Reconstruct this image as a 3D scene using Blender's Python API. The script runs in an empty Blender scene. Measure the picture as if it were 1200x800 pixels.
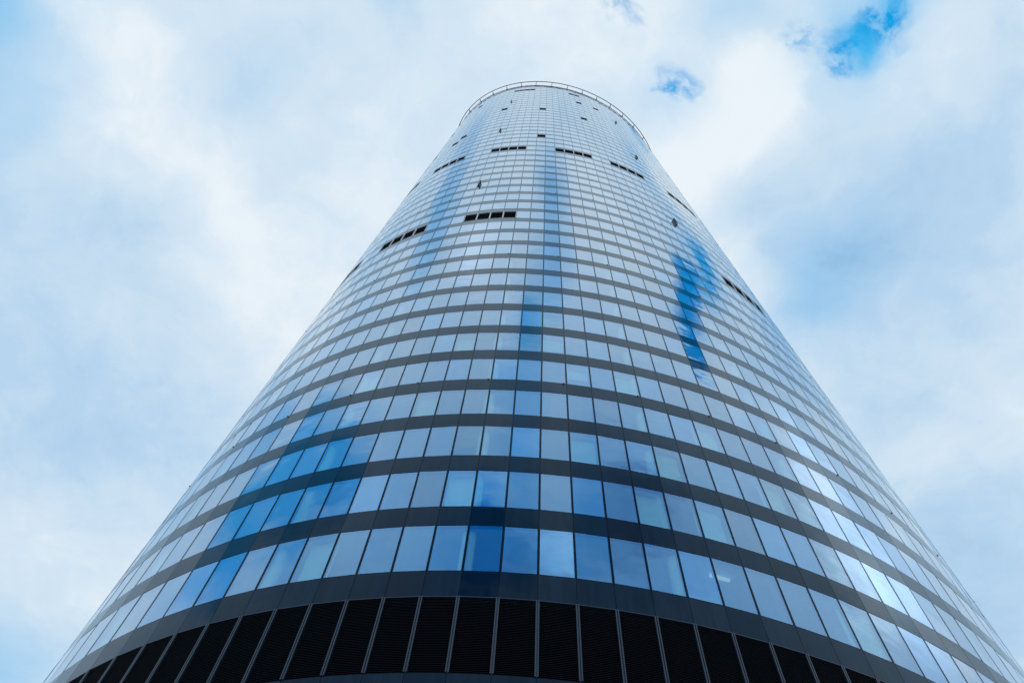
import bpy, bmesh, math, random
import numpy as np
from mathutils import Matrix, Vector

random.seed(7)
SC = bpy.context.scene
COL = SC.collection
P = {'f': 1029.83032, 'vx': 642.12732, 'vy': 8.6734, 'cx': 5.51176, 'cy': 32.57705, 'a': 22.67591, 'b': 16.55953, 'ph': 0.23786, 'z0': 20.69404, 'w': 1.06441, 's0': 71.06957, 'w2': 1.12899, 'sp': 1.20348}
# the sky, in the plane (x/z, y/z) overhead: centre, radius, weight
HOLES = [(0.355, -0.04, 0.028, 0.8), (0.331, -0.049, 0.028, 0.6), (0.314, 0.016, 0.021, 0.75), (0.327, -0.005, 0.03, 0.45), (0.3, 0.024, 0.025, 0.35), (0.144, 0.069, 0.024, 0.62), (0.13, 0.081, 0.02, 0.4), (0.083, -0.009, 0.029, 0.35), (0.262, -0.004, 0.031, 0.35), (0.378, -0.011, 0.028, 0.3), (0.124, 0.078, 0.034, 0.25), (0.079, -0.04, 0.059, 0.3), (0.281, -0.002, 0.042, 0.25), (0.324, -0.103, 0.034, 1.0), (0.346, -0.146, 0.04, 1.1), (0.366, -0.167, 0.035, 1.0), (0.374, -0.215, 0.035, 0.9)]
SHADES = [(-0.451, 0.303, 0.094, 0.65), (-0.427, 0.343, 0.088, 0.45), (-0.313, 0.105, 0.059, 0.4), (-0.611, 0.229, 0.166, 0.45), (-0.622, 0.536, 0.179, 0.6), (-0.57, 0.567, 0.128, 0.4), (-0.249, 0.205, 0.064, 0.4), (0.318, 0.169, 0.132, 0.5), (0.427, 0.138, 0.14, 0.5), (0.372, 0.254, 0.093, 0.4), (0.367, 0.318, 0.084, 0.35), (0.616, 0.599, 0.236, 0.6), (0.248, 0.157, 0.047, 0.5), (0.26, 0.099, 0.042, 0.3), (0.48, -0.005, 0.131, 0.5), (0.488, 0.22, 0.137, 0.3), (0.738, 0.779, 0.251, 0.6), (0.601, 0.668, 0.14, 0.4), (-0.69, 0.955, 0.139, 0.5), (-0.175, 0.01, 0.12, 0.25), (0.12, 0.077, 0.05, 0.4), (0.519, 0.157, 0.126, 0.5), (0.477, 0.406, 0.162, 0.3), (-0.426, 0.574, 0.176, 0.45), (-0.401, 0.51, 0.097, 0.2), (-0.139, -0.011, 0.06, 0.5), (-0.164, -0.038, 0.05, 0.5), (-0.203, -0.076, 0.05, 0.5), (-0.237, -0.092, 0.05, 0.5), (-0.269, -0.148, 0.05, 0.4), (0.168, 0.014, 0.04, 0.5), (0.215, -0.021, 0.04, 0.5), (-0.074, -0.075, 0.04, 0.2), (0.027, -0.23, 0.045, 0.7), (0.022, -0.191, 0.04, 0.7), (0.032, -0.292, 0.045, 0.6), (0.069, -0.254, 0.04, 0.5), (0.057, -0.205, 0.035, 0.5), (0.048, -0.167, 0.03, 0.4), (0.018, -0.153, 0.03, 0.4), (0.086, -0.304, 0.04, 0.4), (-0.009, -0.402, 0.05, 0.4), (0.28, -0.634, 0.16, 0.8), (0.405, -0.527, 0.13, 0.9), (0.159, -0.523, 0.1, 0.8), (0.306, -0.495, 0.1, 0.9), (0.261, -0.571, 0.13, 0.6), (0.223, -0.725, 0.2, 0.5), (-0.033, -0.742, 0.2, 0.35), (-0.224, -0.595, 0.15, 0.25), (-0.365, -0.482, 0.1, 0.3), (0.038, -0.4, 0.05, 0.4), (0.588, -0.541, 0.1, 0.5), (0.173, -0.651, 0.1, 0.5), (-0.129, -0.614, 0.1, 0.2), (0.496, -0.498, 0.08, 0.4), (0.121, -0.445, 0.05, 0.4), (0.243, -0.39, 0.06, 0.35), (0.027, -0.23, 0.05, 0.5), (0.022, -0.186, 0.05, 0.5), (0.031, -0.281, 0.05, 0.4), (-0.015, -0.347, 0.05, 0.4), (-0.226, -0.088, 0.06, 0.4), (-0.256, -0.139, 0.06, 0.4), (-0.185, -0.045, 0.05, 0.4), (-0.474, 0.259, 0.08, 0.35), (-0.608, 0.33, 0.1, 0.3), (-0.799, 0.289, 0.12, 0.3)]
BRIGHTS = [(-0.469, 0.176, 0.134, 0.55), (-0.383, 0.25, 0.106, 0.5), (-0.303, 0.308, 0.127, 0.45), (-0.195, 0.195, 0.094, 0.3), (0.213, 0.076, 0.092, 0.9), (0.253, 0.257, 0.077, 0.8), (0.183, 0.145, 0.061, 0.7), (0.417, 0.015, 0.08, 0.7), (0.527, 0.477, 0.066, 0.6), (0.622, 0.401, 0.09, 0.5), (-0.559, 0.721, 0.16, 0.3), (-0.035, 0.031, 0.156, 0.35), (0.076, 0.037, 0.098, 0.4), (0.378, 0.059, 0.067, 0.3), (-0.481, 0.067, 0.084, 0.35), (-0.208, 0.429, 0.119, 0.3), (0.321, 0.27, 0.034, 0.2), (0.816, -0.168, 0.1, 0.9), (0.769, -0.161, 0.08, 0.7), (0.659, -0.07, 0.08, 0.5), (0.908, -0.189, 0.1, 0.5), (0.131, -0.164, 0.05, 0.5), (0.245, 0.095, 0.05, 0.8), (0.231, 0.043, 0.05, 0.6), (-0.158, -0.225, 0.06, 0.4), (-0.33, -0.616, 0.08, 0.2), (0.08, -0.681, 0.05, 0.7), (0.446, -0.195, 0.06, 0.5), (-0.995, 0.199, 0.12, 0.4), (0.592, -0.114, 0.07, 0.6), (0.532, -0.11, 0.06, 0.5), (0.875, -0.002, 0.08, 0.5), (0.693, -0.148, 0.07, 0.6), (0.121, -0.272, 0.05, 0.3), (0.193, -0.184, 0.05, 0.5), (-0.148, -0.278, 0.05, 0.4), (0.068, -0.564, 0.03, 0.4), (0.068, -0.515, 0.03, 0.3), (0, -0.2, 0.26, 0.4), (-0.42, -0.17, 0.2, 0.3), (0.25, -0.25, 0.2, 0.3), (0.943, 0.003, 0.1, 0.5), (1.016, 0.097, 0.1, 0.4), (0.799, 0.153, 0.08, 0.4), (0.675, 0.123, 0.08, 0.3), (0.588, 0.106, 0.07, 0.3)]
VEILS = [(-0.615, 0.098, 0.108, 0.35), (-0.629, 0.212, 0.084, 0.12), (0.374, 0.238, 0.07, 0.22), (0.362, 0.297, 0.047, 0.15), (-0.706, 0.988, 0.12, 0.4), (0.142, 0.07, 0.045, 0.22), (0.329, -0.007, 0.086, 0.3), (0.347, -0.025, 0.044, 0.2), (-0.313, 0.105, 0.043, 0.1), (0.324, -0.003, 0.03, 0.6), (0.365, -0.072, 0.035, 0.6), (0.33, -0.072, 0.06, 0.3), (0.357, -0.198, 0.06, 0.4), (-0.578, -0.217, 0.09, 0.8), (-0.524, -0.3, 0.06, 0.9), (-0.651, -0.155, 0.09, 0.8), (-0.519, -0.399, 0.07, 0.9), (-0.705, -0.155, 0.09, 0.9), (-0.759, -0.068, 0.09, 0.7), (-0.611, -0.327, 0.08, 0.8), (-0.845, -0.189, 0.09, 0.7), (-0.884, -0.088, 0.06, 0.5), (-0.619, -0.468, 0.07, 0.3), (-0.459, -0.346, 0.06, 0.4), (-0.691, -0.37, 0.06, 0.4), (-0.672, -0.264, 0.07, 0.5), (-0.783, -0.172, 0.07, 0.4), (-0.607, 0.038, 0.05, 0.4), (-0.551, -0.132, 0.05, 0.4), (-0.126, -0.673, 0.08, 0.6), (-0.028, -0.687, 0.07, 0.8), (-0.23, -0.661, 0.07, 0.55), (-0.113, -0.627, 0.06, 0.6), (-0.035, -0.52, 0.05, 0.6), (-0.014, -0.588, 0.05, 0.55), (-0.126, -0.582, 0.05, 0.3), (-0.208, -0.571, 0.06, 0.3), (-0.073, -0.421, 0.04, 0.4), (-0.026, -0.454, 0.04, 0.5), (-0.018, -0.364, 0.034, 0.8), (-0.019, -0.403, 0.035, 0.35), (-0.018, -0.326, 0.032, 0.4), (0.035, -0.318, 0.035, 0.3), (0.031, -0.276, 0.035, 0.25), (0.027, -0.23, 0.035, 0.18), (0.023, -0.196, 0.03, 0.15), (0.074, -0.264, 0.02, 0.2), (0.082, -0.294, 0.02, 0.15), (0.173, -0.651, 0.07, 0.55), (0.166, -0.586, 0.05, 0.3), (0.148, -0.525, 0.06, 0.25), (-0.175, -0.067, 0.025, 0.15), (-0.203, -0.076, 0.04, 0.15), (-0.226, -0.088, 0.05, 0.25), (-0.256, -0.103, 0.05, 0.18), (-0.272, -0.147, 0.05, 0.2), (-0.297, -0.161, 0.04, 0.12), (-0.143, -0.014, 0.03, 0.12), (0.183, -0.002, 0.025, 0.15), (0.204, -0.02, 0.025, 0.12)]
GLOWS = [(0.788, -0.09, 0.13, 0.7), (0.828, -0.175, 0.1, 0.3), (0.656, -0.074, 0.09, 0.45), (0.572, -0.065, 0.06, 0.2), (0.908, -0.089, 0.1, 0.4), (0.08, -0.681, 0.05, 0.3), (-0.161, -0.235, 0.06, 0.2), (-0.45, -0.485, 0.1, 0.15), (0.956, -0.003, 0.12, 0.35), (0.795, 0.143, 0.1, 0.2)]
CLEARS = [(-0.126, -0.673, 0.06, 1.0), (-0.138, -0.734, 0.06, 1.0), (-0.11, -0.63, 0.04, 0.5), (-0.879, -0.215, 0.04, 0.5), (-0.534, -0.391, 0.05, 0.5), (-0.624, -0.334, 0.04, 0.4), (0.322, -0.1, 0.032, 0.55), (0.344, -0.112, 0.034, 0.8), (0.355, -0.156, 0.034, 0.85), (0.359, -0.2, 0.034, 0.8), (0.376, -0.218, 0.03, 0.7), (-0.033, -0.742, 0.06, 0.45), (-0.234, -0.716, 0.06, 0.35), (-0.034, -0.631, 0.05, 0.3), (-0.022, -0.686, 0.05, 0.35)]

EYE = 1.6                      # camera height over the plaza
FLOOR = 3.6                    # storey height
Z0 = P['z0'] + EYE             # top of the louvred band = foot of the first spandrel
SP = P['sp']                   # height of the first spandrel
SPAN = 1.115                   # height of the other spandrels
TOP_ROW = 47                   # glazed storeys above the louvres
FIRST, LAST = -6, 36           # bays with surveyed widths, FIRST..LAST-1


# ------------------------------------------------------------------ helpers
def link(o, parent=None):
    COL.objects.link(o)
    if parent is not None:
        o.parent = parent
    return o


class MB:
    """collects faces with a material slot and builds ONE mesh object"""

    def __init__(self):
        self.v, self.f, self.m, self.c = [], [], [], []

    def quad(self, pts, mat=0, val=0.5):
        n = len(self.v)
        self.v += [tuple(p) for p in pts]
        self.f.append(tuple(range(n, n + len(pts))))
        self.m.append(mat)
        self.c.append(val)

    def hexa(self, lo, hi, mat=0, val=0.5):
        """lo, hi: matching quads (counter-clockwise seen from hi's side)"""
        a, b = lo, hi
        self.quad(b, mat, val)
        self.quad(a[::-1], mat, val)
        for i in range(4):
            j = (i + 1) % 4
            self.quad((a[i], a[j], b[j], b[i]), mat, val)

    def tube(self, p0, p1, r, n=8, mat=0):
        p0, p1 = Vector(p0), Vector(p1)
        d = (p1 - p0).normalized()
        u = d.orthogonal().normalized()
        w = d.cross(u)
        ring = [u * math.cos(2 * math.pi * k / n) * r + w * math.sin(2 * math.pi * k / n) * r for k in range(n)]
        for k in range(n):
            l = (k + 1) % n
            self.quad((p0 + ring[k], p0 + ring[l], p1 + ring[l], p1 + ring[k]), mat)
        self.quad([p1 + q for q in ring], mat)
        self.quad([p0 + q for q in ring[::-1]], mat)

    def build(self, name, mats, parent=None):
        me = bpy.data.meshes.new(name)
        me.from_pydata(self.v, [], self.f)
        for m in mats:
            me.materials.append(m)
        me.polygons.foreach_set('material_index', self.m)
        at = me.attributes.new('variation', 'FLOAT', 'FACE')
        at.data.foreach_set('value', self.c)
        me.update()
        return link(bpy.data.objects.new(name, me), parent)


# ------------------------------------------------------------------ plan of the tower
N = 40000
_t = np.linspace(0, 2 * math.pi, N)
_ex, _ey = P['a'] * np.cos(_t), P['b'] * np.sin(_t)
_s = np.concatenate([[0], np.cumsum(np.hypot(np.diff(_ex), np.diff(_ey)))])
CIRC = float(_s[-1])
_X = P['cx'] + _ex * math.cos(P['ph']) - _ey * math.sin(P['ph'])
_Y = P['cy'] + _ex * math.sin(P['ph']) + _ey * math.cos(P['ph'])


def arc(i):
    if i <= 11:
        return P['s0'] + P['w'] * i
    if i <= LAST:
        return P['s0'] + P['w'] * 11 + P['w2'] * (i - 11)
    end = P['s0'] + P['w'] * 11 + P['w2'] * (LAST - 11)
    rest = CIRC - (end - (P['s0'] + P['w'] * FIRST))
    return end + rest * (i - LAST) / NREST


NREST = 70
NB = LAST - FIRST + NREST


def vert(i):
    """plan point of mullion line i (world x, y)"""
    s = arc(i) % CIRC
    return Vector((float(np.interp(s, _s, _X)), float(np.interp(s, _s, _Y)), 0))


VERTS = {i: vert(i) for i in range(FIRST, FIRST + NB + 1)}
VERTS[FIRST + NB] = VERTS[FIRST]
BAYS = list(range(FIRST, FIRST + NB))
CENTRE = Vector((P['cx'], P['cy'], 0))


class Bay:
    def __init__(self, i):
        self.A, self.B = VERTS[i], VERTS[i + 1]
        e = self.B - self.A
        self.len = e.length
        self.e = e.normalized()
        n = Vector((self.e.y, -self.e.x, 0))
        if n.dot(self.A - CENTRE) < 0:
            n = -n
        self.n = n

    def p(self, u, z, out=0.0):
        """u metres along the bay from mullion A, height z, out metres proud of the glass line"""
        q = self.A + self.e * u + self.n * out
        return Vector((q.x, q.y, z))


BAY = {i: Bay(i) for i in BAYS}
FLIP = BAY[10].e.cross(Vector((0, 0, 1))).dot(BAY[10].n) < 0    # winding so faces look outward


def rect(b, u0, u1, z0, z1, out, tilt=(0, 0, 0, 0)):
    q = [b.p(u0, z0, out + tilt[0]), b.p(u1, z0, out + tilt[1]), b.p(u1, z1, out + tilt[2]), b.p(u0, z1, out + tilt[3])]
    return q[::-1] if FLIP else q


def slab(mb, b, u0, u1, z0, z1, o0, o1, mat=0, val=0.5):
    mb.hexa(rect(b, u0, u1, z0, z1, o0), rect(b, u0, u1, z0, z1, o1), mat, val)


# ------------------------------------------------------------------ materials
def new_mat(name):
    m = bpy.data.materials.new(name)
    m.use_nodes = True
    nt = m.node_tree
    nt.nodes.clear()
    return m, nt, nt.nodes, nt.links


def principled(name, col, rough=0.5, metal=0.0, spec=0.5, var=0.0, scale=6.0):
    m, nt, nd, ln = new_mat(name)
    out = nd.new('ShaderNodeOutputMaterial')
    b = nd.new('ShaderNodeBsdfPrincipled')
    b.inputs['Roughness'].default_value = rough
    b.inputs['Metallic'].default_value = metal
    b.inputs['Specular IOR Level'].default_value = spec
    tc = nd.new('ShaderNodeTexCoord')
    nz = nd.new('ShaderNodeTexNoise')
    nz.inputs['Scale'].default_value = scale
    nz.inputs['Detail'].default_value = 4
    ln.new(tc.outputs['Object'], nz.inputs['Vector'])
    mx = nd.new('ShaderNodeMix')
    mx.data_type = 'RGBA'
    mx.inputs[6].default_value = tuple(c * (1 - var) for c in col) + (1,)
    mx.inputs[7].default_value = tuple(min(1, c * (1 + var)) for c in col) + (1,)
    ln.new(nz.outputs['Fac'], mx.inputs[0])
    ln.new(mx.outputs[2], b.inputs['Base Color'])
    ln.new(b.outputs[0], out.inputs[0])
    return m


def math_node(nd, ln, op, a, b=None, c=None, clamp=False):
    n = nd.new('ShaderNodeMath')
    n.operation = op
    n.use_clamp = clamp
    for k, v in enumerate((a, b, c)):
        if v is None:
            continue
        if isinstance(v, (int, float)):
            n.inputs[k].default_value = v
        else:
            ln.new(v, n.inputs[k])
    return n.outputs[0]


def coated_glass(name, f0, body, trans, rough, bump, opaque, power=5.0, graze=(0.87, 0.945, 1.0)):
    """mirror coated glass: reflectance rises from f0 to white at grazing angles; the rest passes (or meets a dark body)"""
    m, nt, nd, ln = new_mat(name)
    out = nd.new('ShaderNodeOutputMaterial')
    geo = nd.new('ShaderNodeNewGeometry')
    tc = nd.new('ShaderNodeTexCoord')
    at = nd.new('ShaderNodeAttribute')
    at.attribute_name = 'variation'
    # slow waviness of the toughened panes
    nz = nd.new('ShaderNodeTexNoise')
    nz.inputs['Scale'].default_value = 0.9
    nz.inputs['Detail'].default_value = 1.5
    ln.new(tc.outputs['Object'], nz.inputs['Vector'])
    bp = nd.new('ShaderNodeBump')
    bp.inputs['Strength'].default_value = 1.0
    bp.inputs['Distance'].default_value = bump
    ln.new(nz.outputs['Fac'], bp.inputs['Height'])
    dt = nd.new('ShaderNodeVectorMath')
    dt.operation = 'DOT_PRODUCT'
    ln.new(geo.outputs['Incoming'], dt.inputs[0])
    ln.new(geo.outputs['Normal'], dt.inputs[1])
    c = math_node(nd, ln, 'ABSOLUTE', dt.outputs['Value'])
    s = math_node(nd, ln, 'POWER', math_node(nd, ln, 'SUBTRACT', 1.0, c, clamp=True), power)
    # pane-to-pane difference of the coating
    k = math_node(nd, ln, 'MULTIPLY_ADD', at.outputs['Fac'], 0.56, 0.72)
    # rain streaks and dust films: long vertical noise
    mp = nd.new('ShaderNodeMapping')
    mp.inputs['Scale'].default_value = (5.0, 5.0, 0.45)
    ln.new(tc.outputs['Object'], mp.inputs['Vector'])
    st = nd.new('ShaderNodeTexNoise')
    st.inputs['Scale'].default_value = 1.0
    st.inputs['Detail'].default_value = 5
    st.inputs['Roughness'].default_value = 0.65
    ln.new(mp.outputs[0], st.inputs['Vector'])
    k = math_node(nd, ln, 'MULTIPLY', k, math_node(nd, ln, 'MULTIPLY_ADD', st.outputs['Fac'], 1.3 if opaque else 0.35, 0.35 if opaque else 0.825))
    base = nd.new('ShaderNodeVectorMath')
    base.operation = 'SCALE'
    base.inputs[0].default_value = f0
    ln.new(k, base.inputs['Scale'])
    mx = nd.new('ShaderNodeMix')
    mx.data_type = 'RGBA'
    ln.new(s, mx.inputs[0])
    ln.new(base.outputs[0], mx.inputs[6])
    mx.inputs[7].default_value = graze + (1,)
    gl = nd.new('ShaderNodeBsdfGlossy')
    gl.inputs['Roughness'].default_value = rough
    ln.new(mx.outputs[2], gl.inputs['Color'])
    ln.new(bp.outputs[0], gl.inputs['Normal'])
    inv = math_node(nd, ln, 'SUBTRACT', 1.0, s, clamp=True)
    tcol = nd.new('ShaderNodeVectorMath')
    tcol.operation = 'SCALE'
    tcol.inputs[0].default_value = trans if not opaque else body
    ln.new(inv, tcol.inputs['Scale'])
    if opaque:
        other = nd.new('ShaderNodeBsdfDiffuse')
    else:
        other = nd.new('ShaderNodeBsdfTransparent')
    ln.new(tcol.outputs[0], other.inputs['Color'])
    add = nd.new('ShaderNodeAddShader')
    ln.new(gl.outputs[0], add.inputs[0])
    ln.new(other.outputs[0], add.inputs[1])
    ln.new(add.outputs[0], out.inputs[0])
    return m


M_GLASS = coated_glass('coated window glass', (0.014, 0.185, 0.415), None, (0.46, 0.66, 0.52), 0.0, 0.011, False, 2.3)
M_SPAN = coated_glass('dark spandrel glass', (0.008, 0.018, 0.032), (0.004, 0.007, 0.011), None, 0.02, 0.006, True, 5.2, (0.78, 0.91, 1.0))
M_GASKET = coated_glass('dark window edge', (0.006, 0.012, 0.022), (0.003, 0.006, 0.011), None, 0.08, 0.001, True, 5.5, (0.78, 0.91, 1.0))
M_BACK = principled('dark backing', (0.010, 0.012, 0.016), 0.7, 0, 0.2, 0.2)
M_LOUVRE = principled('black louvre paint', (0.003, 0.006, 0.013), 0.6, 0, 0.12, 0.25)
M_FIN = principled('anodised fin metal', (0.025, 0.045, 0.075), 0.4, 0.4, 0.5, 0.10, 3)
M_PALE = principled('pale aluminium', (0.62, 0.64, 0.68), 0.45, 0.3, 0.5, 0.06, 3)
M_WHITE = principled('white parapet panel', (0.60, 0.64, 0.70), 0.4, 0, 0.5, 0.05, 2)
M_RAIL = principled('rust red rail paint', (0.20, 0.10, 0.08), 0.5, 0, 0.4, 0.2, 4)
M_POST = principled('grey bracket steel', (0.18, 0.18, 0.21), 0.5, 0.3, 0.4, 0.15, 4)
M_SLABC = principled('concrete slab', (0.30, 0.30, 0.30), 0.8, 0, 0.3, 0.1, 2)
M_CEIL = principled('white ceiling', (0.72, 0.73, 0.72), 0.8, 0, 0.3, 0.04, 2)
M_COLUMN = principled('white plaster', (0.78, 0.79, 0.78), 0.7, 0, 0.3, 0.04, 2)
M_BLIND = principled('pale roller blind', (0.62, 0.66, 0.66), 0.85, 0, 0.2, 0.05, 8)
M_CORE = principled('grey core wall', (0.16, 0.17, 0.18), 0.8, 0, 0.3, 0.2, 0.4)
M_PAVE = principled('granite paving', (0.26, 0.25, 0.24), 0.75, 0, 0.3, 0.18, 1.5)

# ------------------------------------------------------------------ tower
tower = link(bpy.data.objects.new('glass_tower', None))
tower.location = (P['cx'], P['cy'], 0)
bpy.context.view_layer.update()
tower['label'] = 'tall curved skyscraper of blue mirror glass with black louvred band and railed rim'
tower['category'] = 'skyscraper'


class World:
    pass


def put(mb, name, mats, parent=tower):
    """build in world coordinates, then keep the mesh local to the tower's base"""
    if parent is tower:
        off = Vector(tower.location)
    else:
        off = Vector(tower.location)
    mb.v = [(v[0] - off.x, v[1] - off.y, v[2] - off.z) for v in mb.v]
    return mb.build(name, mats, parent)


def row_z(k):
    """bottom of the windows of storey k, and their top"""
    z = Z0 + SP + FLOOR * k
    return z, z + FLOOR - SPAN


# camera geometry, only to rank which windows show largest
v = Vector((P['vx'] - 600, P['vy'] - 400, P['f'])).normalized()
fwd = Vector((0, 0, 1))
h = (fwd - v * fwd.dot(v)).normalized()
r = h.cross(v)
CAM = Matrix((r, h, v))                 # camera axes (right, down, forward) -> world


def project(p):
    c = CAM.transposed() @ (Vector(p) - Vector((0, 0, EYE)))
    if c.z <= 0.01:
        return None
    return 600 + P['f'] * c.x / c.z, 400 + P['f'] * c.y / c.z


def shown_area(b, z0, z1):
    c = b.p(b.len / 2, z0)
    if b.n.dot(Vector((0, 0, EYE)) - c) <= 0:
        return 0
    q = [project(b.p(0, z0)), project(b.p(b.len, z0)), project(b.p(b.len, z1)), project(b.p(0, z1))]
    if any(x is None for x in q):
        return 0
    x0, x1 = min(x for x, _ in q), max(x for x, _ in q)
    y0, y1 = min(y for _, y in q), max(y for _, y in q)
    ix = max(0, min(1200, x1) - max(0, x0)) / max(1e-6, x1 - x0)
    iy = max(0, min(800, y1) - max(0, y0)) / max(1e-6, y1 - y0)
    a = 0
    for i in range(4):
        (xa, ya), (xb, yb) = q[i], q[(i + 1) % 4]
        a += xa * yb - xb * ya
    return abs(a) / 2 * ix * iy


# ---- which cells are something other than a window
VENTS = set()
for k, starts in ((13, (-6, 0, 7, 14.5, 27)), (23, (-6, 0, 7, 14, 20, 27)), (45, (7,))):
    for s0 in starts:
        if s0 == 14.5:
            continue
        for j in range(4):
            VENTS.add((s0 + j, k))
for c in ((17, 45), (18, 45), (6, 36), (12, 35), (12, 26), (18, 41), (21, 41), (18, 34), (0, 43), (1, 30), (0, 29),
          (-4, 37), (-4, 30), (-5, 29)):
    VENTS.add(c)
SASHES = {(7, 17), (7, 28), (7, 39), (24, 17), (24, 28), (24, 39)}

GV, GH = 0.040, 0.030        # dark edge of a window: sides, head and sill


def window_frame(mb, b, z0, z1, mat=0):
    L = b.len
    for (u0, u1, za, zb) in ((0.004, GV, z0, z1), (L - GV, L - 0.004, z0, z1), (GV, L - GV, z0, z0 + GH), (GV, L - GV, z1 - GH, z1)):
        slab(mb, b, u0, u1, za, zb, -0.12, 0.0, mat)


def window_pane(mb, b, z0, z1, mat=0, rnd=None):
    # every pane hangs a hair out of true
    s = 0.0017
    tx, ty = rnd.gauss(0, s), rnd.gauss(0, s)
    t = (-tx - ty, tx - ty, tx + ty, -tx + ty)
    mb.quad(rect(b, GV - 0.004, b.len - GV + 0.004, z0 + GH - 0.004, z1 - GH + 0.004, -0.004, t), mat, min(1, max(0, rnd.gauss(0.5, 0.2))))


def spandrel(mb, b, z0, z1, mat=0, rnd=None):
    s = 0.0010
    tx, ty = rnd.gauss(0, s), rnd.gauss(0, s)
    t = (-tx - ty, tx - ty, tx + ty, -tx + ty)
    g = 0.007
    hi = rect(b, g, b.len - g, z0 + 0.004, z1 - 0.004, 0.0, t)
    lo = rect(b, g, b.len - g, z0 + 0.004, z1 - 0.004, -0.03, t)
    mb.hexa(lo, hi, mat, min(1, max(0, rnd.gauss(0.5, 0.2))))


rnd = random.Random(11)
cells = []
for k in range(0, TOP_ROW + 1):
    z0, z1 = row_z(k)
    for i in BAYS:
        if (i, k) in VENTS or (i, k) in SASHES:
            continue
        cells.append((shown_area(BAY[i], z0, z1), i, k))
cells.sort(reverse=True)
BIG = {(i, k) for _, i, k in cells[:100]}

field = MB()
for k in range(-6, TOP_ROW + 1):
    if k == -1:
        continue
    z0, z1 = row_z(k)
    if z0 < 0.2:
        continue
    for i in BAYS:
        if (i, k) in VENTS or (i, k) in SASHES:
            continue
        b = BAY[i]
        if (i, k) in BIG:
            fm = MB()
            window_frame(fm, b, z0, z1)
            w = put(fm, 'window', [M_GASKET])
            pm = MB()
            window_pane(pm, b, z0, z1, 0, rnd)
            put(pm, 'pane', [M_GLASS], w)
        else:
            window_frame(field, b, z0, z1, 0)
            window_pane(field, b, z0, z1, 1, rnd)
wf = put(field, 'window_grid', [M_GASKET, M_GLASS])
wf['kind'] = 'stuff'

# ---- spandrel panels: the strip under the windows of storey k
sp_cells = []
for k in range(0, TOP_ROW + 2):
    z1 = Z0 + SP + FLOOR * k
    z0 = Z0 if k == 0 else z1 - SPAN
    for i in BAYS:
        sp_cells.append((shown_area(BAY[i], z0, z1), i, k))
sp_cells.sort(reverse=True)
BIGSP = {(i, k) for _, i, k in sp_cells[:100]}
field = MB()
for k in range(-6, TOP_ROW + 2):
    z1 = Z0 + SP + FLOOR * k
    z0 = Z0 if k == 0 else z1 - SPAN
    if k == -1:
        continue
    if z0 < 0.05:
        continue
    for i in BAYS:
        if (i, k) in BIGSP:
            sm = MB()
            spandrel(sm, BAY[i], z0, z1, 0, rnd)
            put(sm, 'spandrel_panel', [M_SPAN])
        else:
            spandrel(field, BAY[i], z0, z1, 0, rnd)
sf = put(field, 'spandrel_cladding', [M_SPAN])
sf['kind'] = 'stuff'

# ---- dark backing behind the spandrels, storey slabs, ceilings, core and columns
back = MB()
for k in range(-6, TOP_ROW + 2):
    z1 = Z0 + SP + FLOOR * k
    z0 = Z0 if k == 0 else z1 - SPAN
    if k == -1 or z0 < 0.05:
        continue
    for i in BAYS:
        back.quad(rect(BAY[i], 0, BAY[i].len, z0, z1, -0.034), 0)
put(back, 'spandrel_backing', [M_BACK])


def ringpts(z, out, step=1):
    pts = []
    for i in BAYS[::step]:
        n = (BAY[i].n + BAY[BAYS[(BAYS.index(i) - 1) % NB]].n).normalized()
        q = VERTS[i] + n * out
        pts.append(Vector((q.x, q.y, z)))
    return pts


def ring_solid(mb, z0, z1, out0, out1, mat=0):
    """closed ring of rectangular section"""
    a, b, c, d = ringpts(z0, out0), ringpts(z0, out1), ringpts(z1, out1), ringpts(z1, out0)
    for j in range(NB):
        l = (j + 1) % NB
        mb.quad((b[j], b[l], c[l], c[j]) if not FLIP else (c[j], c[l], b[l], b[j]), mat)
        mb.quad((a[j], d[j], d[l], a[l]) if not FLIP else (a[l], d[l], d[j], a[j]), mat)
        mb.quad((c[j], c[l], d[l], d[j]) if not FLIP else (d[j], d[l], c[l], c[j]), mat)
        mb.quad((a[j], a[l], b[l], b[j]) if not FLIP else (b[j], b[l], a[l], a[j]), mat)


for k in range(-5, TOP_ROW + 2):
    z1 = Z0 + SP + FLOOR * k
    if k == -1:
        continue
    sl = MB()
    ring_solid(sl, z1 - 0.75, z1 - 0.42, -9.0, -0.06, 0)
    sl.v, n0 = sl.v, len(sl.v)
    c0, c1 = ringpts(z1 - SPAN + 0.03, -0.06), ringpts(z1 - SPAN + 0.03, -9.0)
    for j in range(NB):
        l = (j + 1) % NB
        sl.quad((c0[j], c0[l], c1[l], c1[j]), 1)
    put(sl, 'floor_slab', [M_SLABC, M_CEIL])

core = MB()
ring_solid(core, 0, Z0 + SP + FLOOR * (TOP_ROW + 1), -9.4, -9.0, 0)
put(core, 'core_wall', [M_CORE])

for i in BAYS:
    if (i - 11) % 6 == 0 and -7 < i < 37:
        n = (BAY[i].n + BAY[i - 1].n).normalized() if i - 1 in BAY else BAY[i].n
        q = VERTS[i] - n * 0.42
        cm = MB()
        cm.tube((q.x, q.y, Z0 + 0.05), (q.x, q.y, Z0 + SP + FLOOR * 12), 0.23, 14)
        put(cm, 'column', [M_COLUMN])

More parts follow.
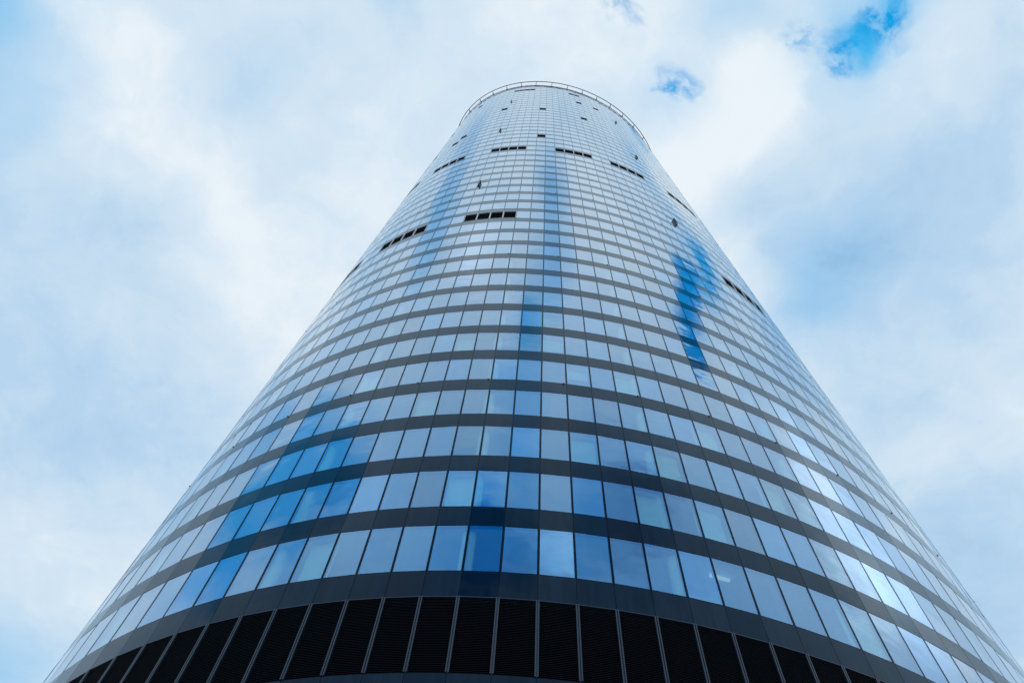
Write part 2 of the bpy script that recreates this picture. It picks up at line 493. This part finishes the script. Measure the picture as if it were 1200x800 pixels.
# blinds pulled down behind some of the large windows
for (i, k, drop) in ((16, 4, 1.0), (14, 2, 1.0), (16, 1, 1.0), (8, 3, 1.0), (14, 4, 0.45), (10, 1, 1.0), (18, 1, 1.0), (22, 0, 1.0),
                     (17, 2, 1.0), (9, 5, 1.0), (13, 5, 0.6), (19, 3, 1.0), (5, 4, 1.0), (21, 2, 0.7), (6, 0, 1.0), (24, 1, 1.0)):
    b = BAY[i]
    z0, z1 = row_z(k)
    bm_ = MB()
    slab(bm_, b, 0.05, b.len - 0.05, z1 - 0.05 - (z1 - z0 - 0.1) * drop, z1 - 0.05, -0.33, -0.32)
    put(bm_, 'roller_blind', [M_BLIND])

# a few ceiling lamps left on
M_LAMP, _nt, _nd, _ln = new_mat('lamp diffuser')
_o, _e = _nd.new('ShaderNodeOutputMaterial'), _nd.new('ShaderNodeEmission')
_e.inputs['Color'].default_value = (0.80, 0.95, 1.0, 1)
_e.inputs['Strength'].default_value = 0.45
_ln.new(_e.outputs[0], _o.inputs[0])
for (i, k, u, d) in ((18, 0, 0.20, 0.55), (15, 3, 0.2, 1.5)):
    b = BAY[i]
    z1 = row_z(k)[1]
    lm = MB()
    slab(lm, b, u, u + 0.70, z1 - 0.10, z1 - 0.045, -d - 0.11, -d)
    put(lm, 'ceiling_lamp', [M_LAMP])

# ---- the black louvred band
LB = Z0 - 3.06
for i in BAYS:
    b = BAY[i]
    lm = MB()
    u0, u1 = 0.075, b.len - 0.075
    lm.quad(rect(b, 0.0, b.len, LB, Z0 - 0.03, -0.20), 0)
    n = 46
    pitch = (Z0 - 0.03 - LB) / n
    for j in range(n):
        z = LB + pitch * j
        lo = [b.p(u0, z, -0.01), b.p(u1, z, -0.01), b.p(u1, z + 0.055, -0.09), b.p(u0, z + 0.055, -0.09)]
        hi = [q + Vector((0, 0, 0.012)) for q in lo]
        lm.hexa(lo, hi, 0)
    vis = FIRST <= i < LAST
    if vis:
        put(lm, 'louvre_panel', [M_LOUVRE])
    else:
        if i == LAST:
            rest = MB()
        nv = len(rest.v)
        rest.v += lm.v
        rest.f += [tuple(x + nv for x in f) for f in lm.f]
        rest.m += lm.m
        rest.c += lm.c
rl = put(rest, 'louvre_band', [M_LOUVRE])
rl['kind'] = 'stuff'
for i in BAYS:
    if not (FIRST <= i <= LAST):
        continue
    b, a = BAY[i], BAY[i - 1] if i - 1 in BAY else BAY[BAYS[-1]]
    n = (a.n + b.n).normalized()
    e = Vector((-n.y, n.x, 0))
    if e.dot(b.e) < 0:
        e = -e
    q = VERTS[i]
    fm = MB()
    for s0, s1, o in ((-0.052, -0.014, 0.03), (-0.014, 0.014, -0.02), (0.014, 0.052, 0.03)):
        pts = [q + e * s0 - n * 0.12, q + e * s1 - n * 0.12, q + e * s1 + n * o, q + e * s0 + n * o]
        fm.hexa([Vector((p.x, p.y, LB)) for p in pts], [Vector((p.x, p.y, Z0 - 0.012)) for p in pts], 0)
    put(fm, 'louvre_fin', [M_FIN])
# thin metal drip edge between spandrel and louvres, metal sill below them
dm = MB()
ring_solid(dm, Z0 - 0.028, Z0 - 0.001, -0.10, 0.012, 0)
put(dm, 'drip_edge', [M_FIN])
lower = MB()
for i in BAYS:
    spandrel(lower, BAY[i], LB - 0.62, LB - 0.012, 0, rnd)
    lower.quad(rect(BAY[i], 0, BAY[i].len, LB - 0.65, LB, -0.034), 1)
put(lower, 'louvre_sill', [M_SPAN, M_BACK])

# ---- vent grilles high on the facade
for (i, k) in sorted(VENTS):
    b = BAY[i]
    z0, z1 = row_z(k)
    vm = MB()
    L = b.len
    for (u0, u1, za, zb) in ((0.0, 0.05, z0, z1), (L - 0.05, L, z0, z1), (0.05, L - 0.05, z0, z0 + 0.07), (0.05, L - 0.05, z1 - 0.07, z1)):
        slab(vm, b, u0, u1, za, zb, -0.3, 0.016, 0)
    vm.quad(rect(b, 0, L, z0, z1, -0.28), 1)
    for j in range(20):
        z = z0 + 0.1 + j * (z1 - z0 - 0.2) / 20
        lo = [b.p(0.05, z, -0.04), b.p(L - 0.05, z, -0.04), b.p(L - 0.05, z + 0.08, -0.14), b.p(0.05, z + 0.08, -0.14)]
        vm.hexa(lo, [q + Vector((0, 0, 0.012)) for q in lo], 1)
    put(vm, 'vent_grille', [M_PALE, M_LOUVRE])

# ---- opened service sashes: the leaf swung out on its side hinge
for (i, k) in sorted(SASHES):
    b = BAY[i]
    z0, z1 = row_z(k)
    om = MB()
    window_frame(om, b, z0, z1, 0)
    SW = 0.25
    SU = SW if i < 15 else b.len - SW - 0.06
    slab(om, b, SU, SU + 0.06, z0 + GH, z1 - GH, -0.12, 0.012, 0)
    fixed = (SW + 0.06, b.len - GV) if i < 15 else (GV, b.len - SW - 0.06)
    om.quad(rect(b, fixed[0], fixed[1], z0 + GH, z1 - GH, -0.02), 1)
    op = (GV, SW) if i < 15 else (b.len - SW, b.len - GV)
    om.quad(rect(b, op[0], op[1], z0 + GH, z1 - GH, -0.5), 2)
    w = put(om, 'service_window', [M_GASKET, M_GLASS, M_BACK])
    # leaf
    hinge = op[1] if i < 15 else op[0]
    sg = -1 if i < 15 else 1
    ang = math.radians(88)
    d = b.e * sg * math.cos(ang) + b.n * math.sin(ang)
    nn = Vector((d.y, -d.x, 0))
    base = b.p(hinge, 0, 0.02)
    lm = MB()
    W = op[1] - op[0]

    def board(u0, u1, za, zb, t0, t1, mat):
        q = [base + d * u0 + nn * t0, base + d * u1 + nn * t0, base + d * u1 + nn * t1, base + d * u0 + nn * t1]
        lm.hexa([Vector((p.x, p.y, za)) for p in q], [Vector((p.x, p.y, zb)) for p in q], mat)
    board(0, 0.06, z0 + GH, z1 - GH, -0.03, 0.03, 0)
    board(W - 0.06, W, z0 + GH, z1 - GH, -0.03, 0.03, 0)
    board(0.06, W - 0.06, z0 + GH, z0 + GH + 0.07, -0.03, 0.03, 0)
    board(0.06, W - 0.06, z1 - GH - 0.07, z1 - GH, -0.03, 0.03, 0)
    board(0.06, W - 0.06, z0 + GH + 0.07, z1 - GH - 0.07, -0.012, 0.012, 1)
    put(lm, 'sash', [M_BACK, M_GASKET], w)

# ---- small restraint pins for the cleaning cradle
for k in (4, 10, 16):
    z = Z0 + SP + FLOOR * k - 0.03
    for i in range(FIRST, LAST):
        if i % 3 == 2:
            b = BAY[i - 1]
            am = MB()
            u = b.len - 0.13
            am.tube(b.p(u, z, -0.05), b.p(u, z, 0.03), 0.02, 10)
            am.tube(b.p(u, z, 0.03), b.p(u, z, 0.045), 0.036, 10)
            put(am, 'restraint_pin', [M_GASKET])

# ---- crown: white parapet, rail and brackets
zt = Z0 + SP + FLOOR * (TOP_ROW + 1)
zr = Z0 + SP + FLOOR * 49.2
pm = MB()
ring_solid(pm, zt - 0.05, zt + 3.6, -0.40, -0.18, 0)
put(pm, 'parapet', [M_WHITE])
cm = MB()
ring_solid(cm, zt + 0.004, zt + 0.10, -0.16, 0.05, 0)
put(cm, 'parapet_flashing', [M_POST])
roof = MB()
roof.quad(ringpts(zt + 0.3, -0.42)[::-1] if FLIP else ringpts(zt + 0.3, -0.42), 0)
put(roof, 'roof', [M_CORE])
rm = MB()
pts = ringpts(zr, 0.5)
for j in range(NB):
    rm.tube(pts[j], pts[(j + 1) % NB], 0.08, 8)
put(rm, 'crown_rail', [M_RAIL])
for i in BAYS:
    if i % 3 == 2:
        j = BAYS.index(i)
        n = (BAY[i].n + BAY[BAYS[j - 1]].n).normalized()
        q = VERTS[i]
        bm_ = MB()
        bm_.tube(q - n * 0.2 + Vector((0, 0, zt + 0.6)), q + n * 0.5 + Vector((0, 0, zr)), 0.06, 8)
        bm_.tube(q - n * 0.2 + Vector((0, 0, zt + 2.6)), q + n * 0.5 + Vector((0, 0, zr)), 0.05, 8)
        bm_.tube(q - n * 0.13 + Vector((0, 0, zt + 0.2)), q - n * 0.13 + Vector((0, 0, zt + 3.5)), 0.07, 8)
        put(bm_, 'rail_bracket', [M_POST])

# ------------------------------------------------------------------ plaza
gm = MB()
R = 3000
gm.quad([(R * math.cos(2 * math.pi * k / 64), R * math.sin(2 * math.pi * k / 64), 0) for k in range(64)], 0)
g = gm.build('ground', [M_PAVE])
g['kind'] = 'structure'

# ------------------------------------------------------------------ camera
cam = bpy.data.cameras.new('camera')
cam.sensor_width = 36
cam.lens = P['f'] / 1200 * 36
cam.clip_start = 0.1
cam.clip_end = 10000
co = link(bpy.data.objects.new('camera', cam))
rot = Matrix((CAM @ Vector((1, 0, 0)), CAM @ Vector((0, -1, 0)), CAM @ Vector((0, 0, -1)))).transposed()
co.matrix_world = Matrix.Translation((0, 0, EYE)) @ rot.to_4x4()
SC.camera = co

# ------------------------------------------------------------------ sky and sun
SUN_EL, SUN_AZ = math.radians(38), math.radians(25)      # behind the tower, veiled by the cloud
wd = bpy.data.worlds.new('World')
SC.world = wd
wd.use_nodes = True
nt = wd.node_tree
nd, ln = nt.nodes, nt.links
nd.clear()
out = nd.new('ShaderNodeOutputWorld')
bg = nd.new('ShaderNodeBackground')
bg.inputs['Strength'].default_value = 0.1
ln.new(bg.outputs[0], out.inputs[0])
sky = nd.new('ShaderNodeTexSky')
sky.sky_type = 'NISHITA'
sky.sun_disc = False
sky.sun_elevation = SUN_EL
sky.sun_rotation = SUN_AZ
tc = nd.new('ShaderNodeTexCoord')
sep = nd.new('ShaderNodeSeparateXYZ')
ln.new(tc.outputs['Generated'], sep.inputs[0])
zc = math_node(nd, ln, 'MAXIMUM', sep.outputs[2], 0.05)
px = math_node(nd, ln, 'DIVIDE', sep.outputs[0], zc)
py = math_node(nd, ln, 'DIVIDE', sep.outputs[1], zc)
comb = nd.new('ShaderNodeCombineXYZ')
ln.new(px, comb.inputs[0])
ln.new(py, comb.inputs[1])
plane = comb.outputs[0]                                     # position on the cloud deck


def noise(vec, scale, detail, rough=0.55, offs=(0, 0, 0)):
    mp = nd.new('ShaderNodeMapping')
    mp.inputs['Location'].default_value = offs
    ln.new(vec, mp.inputs['Vector'])
    n = nd.new('ShaderNodeTexNoise')
    n.inputs['Scale'].default_value = scale
    n.inputs['Detail'].default_value = detail
    n.inputs['Roughness'].default_value = rough
    ln.new(mp.outputs[0], n.inputs['Vector'])
    return n


def warp(vec, scale, amp, detail, offs):
    n = noise(vec, scale, detail, 0.6, offs)
    s = nd.new('ShaderNodeVectorMath')
    s.operation = 'SUBTRACT'
    ln.new(n.outputs['Color'], s.inputs[0])
    s.inputs[1].default_value = (0.5, 0.5, 0.5)
    m = nd.new('ShaderNodeVectorMath')
    m.operation = 'MULTIPLY_ADD'
    ln.new(s.outputs[0], m.inputs[0])
    m.inputs[1].default_value = (amp, amp, 0)
    ln.new(vec, m.inputs[2])
    return m.outputs[0]


soft = warp(warp(plane, 5.0, 0.10, 2, (3, 1, 0)), 22.0, 0.035, 4, (0, 4, 2))


def blobs(table, vec):
    tot = None
    for (x, y, rad, st) in table:
        d = nd.new('ShaderNodeVectorMath')
        d.operation = 'DISTANCE'
        ln.new(vec, d.inputs[0])
        d.inputs[1].default_value = (x, y, 0)
        mr = nd.new('ShaderNodeMapRange')
        mr.interpolation_type = 'SMOOTHSTEP'
        mr.inputs['From Min'].default_value = rad * 1.5
        mr.inputs['From Max'].default_value = 0.0
        mr.inputs['To Min'].default_value = 0.0
        mr.inputs['To Max'].default_value = st
        ln.new(d.outputs['Value'], mr.inputs['Value'])
        tot = mr.outputs[0] if tot is None else math_node(nd, ln, 'ADD', tot, mr.outputs[0])
    return tot


def ramp(x, a, b, lo=0.0, hi=1.0):
    mr = nd.new('ShaderNodeMapRange')
    mr.interpolation_type = 'SMOOTHSTEP'
    for n_, v_ in (('From Min', a), ('From Max', b), ('To Min', lo), ('To Max', hi)):
        mr.inputs[n_].default_value = v_
    ln.new(x, mr.inputs['Value'])
    return mr.outputs[0]


def mixc(fac, a, b):
    m = nd.new('ShaderNodeMix')
    m.data_type = 'RGBA'
    ln.new(fac, m.inputs[0])
    for k, c in ((6, a), (7, b)):
        if isinstance(c, tuple):
            m.inputs[k].default_value = c + (1,)
        else:
            ln.new(c, m.inputs[k])
    return m.outputs[2]


big = noise(soft, 3.2, 5, 0.55, (7, 2, 0)).outputs['Fac']
fine = noise(soft, 16.0, 8, 0.66, (1, 9, 0)).outputs['Fac']
wisp = noise(soft, 15.0, 8, 0.6, (5, 5, 1)).outputs['Fac']
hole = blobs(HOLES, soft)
shade = blobs(SHADES, soft)
bright = blobs(BRIGHTS, soft)
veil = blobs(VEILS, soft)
mid = noise(soft, 8.0, 3, 0.5, (2, 6, 3)).outputs['Fac']
# brightness of the cloud deck: 0 grey-blue, 1 white
tone = math_node(nd, ln, 'SUBTRACT', bright, shade)
tone = math_node(nd, ln, 'MULTIPLY_ADD', tone, 0.45, 0.55)
tone = math_node(nd, ln, 'ADD', tone, math_node(nd, ln, 'MULTIPLY', math_node(nd, ln, 'SUBTRACT', big, 0.5), 0.75))
tone = math_node(nd, ln, 'ADD', tone, math_node(nd, ln, 'MULTIPLY', math_node(nd, ln, 'SUBTRACT', fine, 0.5), 0.62))
tone = math_node(nd, ln, 'ADD', tone, math_node(nd, ln, 'MULTIPLY', math_node(nd, ln, 'SUBTRACT', mid, 0.5), 0.35))
K = 10.0
c0 = tuple(K * c for c in (0.45, 0.645, 0.85))
c1 = tuple(K * c for c in (0.625, 0.77, 0.90))
c2 = tuple(K * c for c in (0.83, 0.90, 0.955))
cd = tuple(K * c for c in (0.19, 0.37, 0.60))
cloud = mixc(ramp(tone, 0.45, 1.0), mixc(ramp(tone, 0.0, 0.55), mixc(ramp(tone, -0.55, 0.1), cd, c0), c1), c2)
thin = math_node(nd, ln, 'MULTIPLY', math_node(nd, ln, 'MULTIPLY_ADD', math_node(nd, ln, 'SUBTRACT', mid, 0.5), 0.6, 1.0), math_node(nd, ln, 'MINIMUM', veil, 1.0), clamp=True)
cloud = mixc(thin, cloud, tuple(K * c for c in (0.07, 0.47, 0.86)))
blue = nd.new('ShaderNodeVectorMath')
blue.operation = 'MULTIPLY'
ln.new(sky.outputs[0], blue.inputs[0])
blue.inputs[1].default_value = (0.03, 2.15, 2.85)
shred = ramp(wisp, 0.38, 0.64, 0.14, 1.3)
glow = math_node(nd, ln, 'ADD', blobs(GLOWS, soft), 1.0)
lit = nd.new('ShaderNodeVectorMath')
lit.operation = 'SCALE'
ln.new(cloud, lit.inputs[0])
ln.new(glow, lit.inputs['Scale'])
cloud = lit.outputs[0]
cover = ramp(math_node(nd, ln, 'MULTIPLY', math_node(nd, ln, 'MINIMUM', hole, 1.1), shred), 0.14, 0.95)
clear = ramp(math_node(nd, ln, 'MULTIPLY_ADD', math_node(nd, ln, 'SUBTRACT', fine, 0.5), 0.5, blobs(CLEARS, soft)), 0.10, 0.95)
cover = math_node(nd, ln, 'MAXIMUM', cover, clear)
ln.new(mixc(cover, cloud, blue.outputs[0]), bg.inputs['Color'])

sun = bpy.data.lights.new('sun', 'SUN')
sun.energy = 1.2
sun.angle = math.radians(10)
sun.color = (1.0, 0.95, 0.88)
so = link(bpy.data.objects.new('sun', sun))
dirv = Vector((math.sin(SUN_AZ) * math.cos(SUN_EL), math.cos(SUN_AZ) * math.cos(SUN_EL), math.sin(SUN_EL)))
so.rotation_euler = dirv.to_track_quat('Z', 'Y').to_euler()
so.location = (60, 120, 260)

SC.view_settings.view_transform = 'Standard'
SC.view_settings.look = 'None'
SC.view_settings.exposure = 0.0
SC.view_settings.gamma = 1.0
SC.view_settings.use_curve_mapping = False
SC.cycles.max_bounces = 8
SC.cycles.transparent_max_bounces = 12
SC.cycles.use_denoising = True
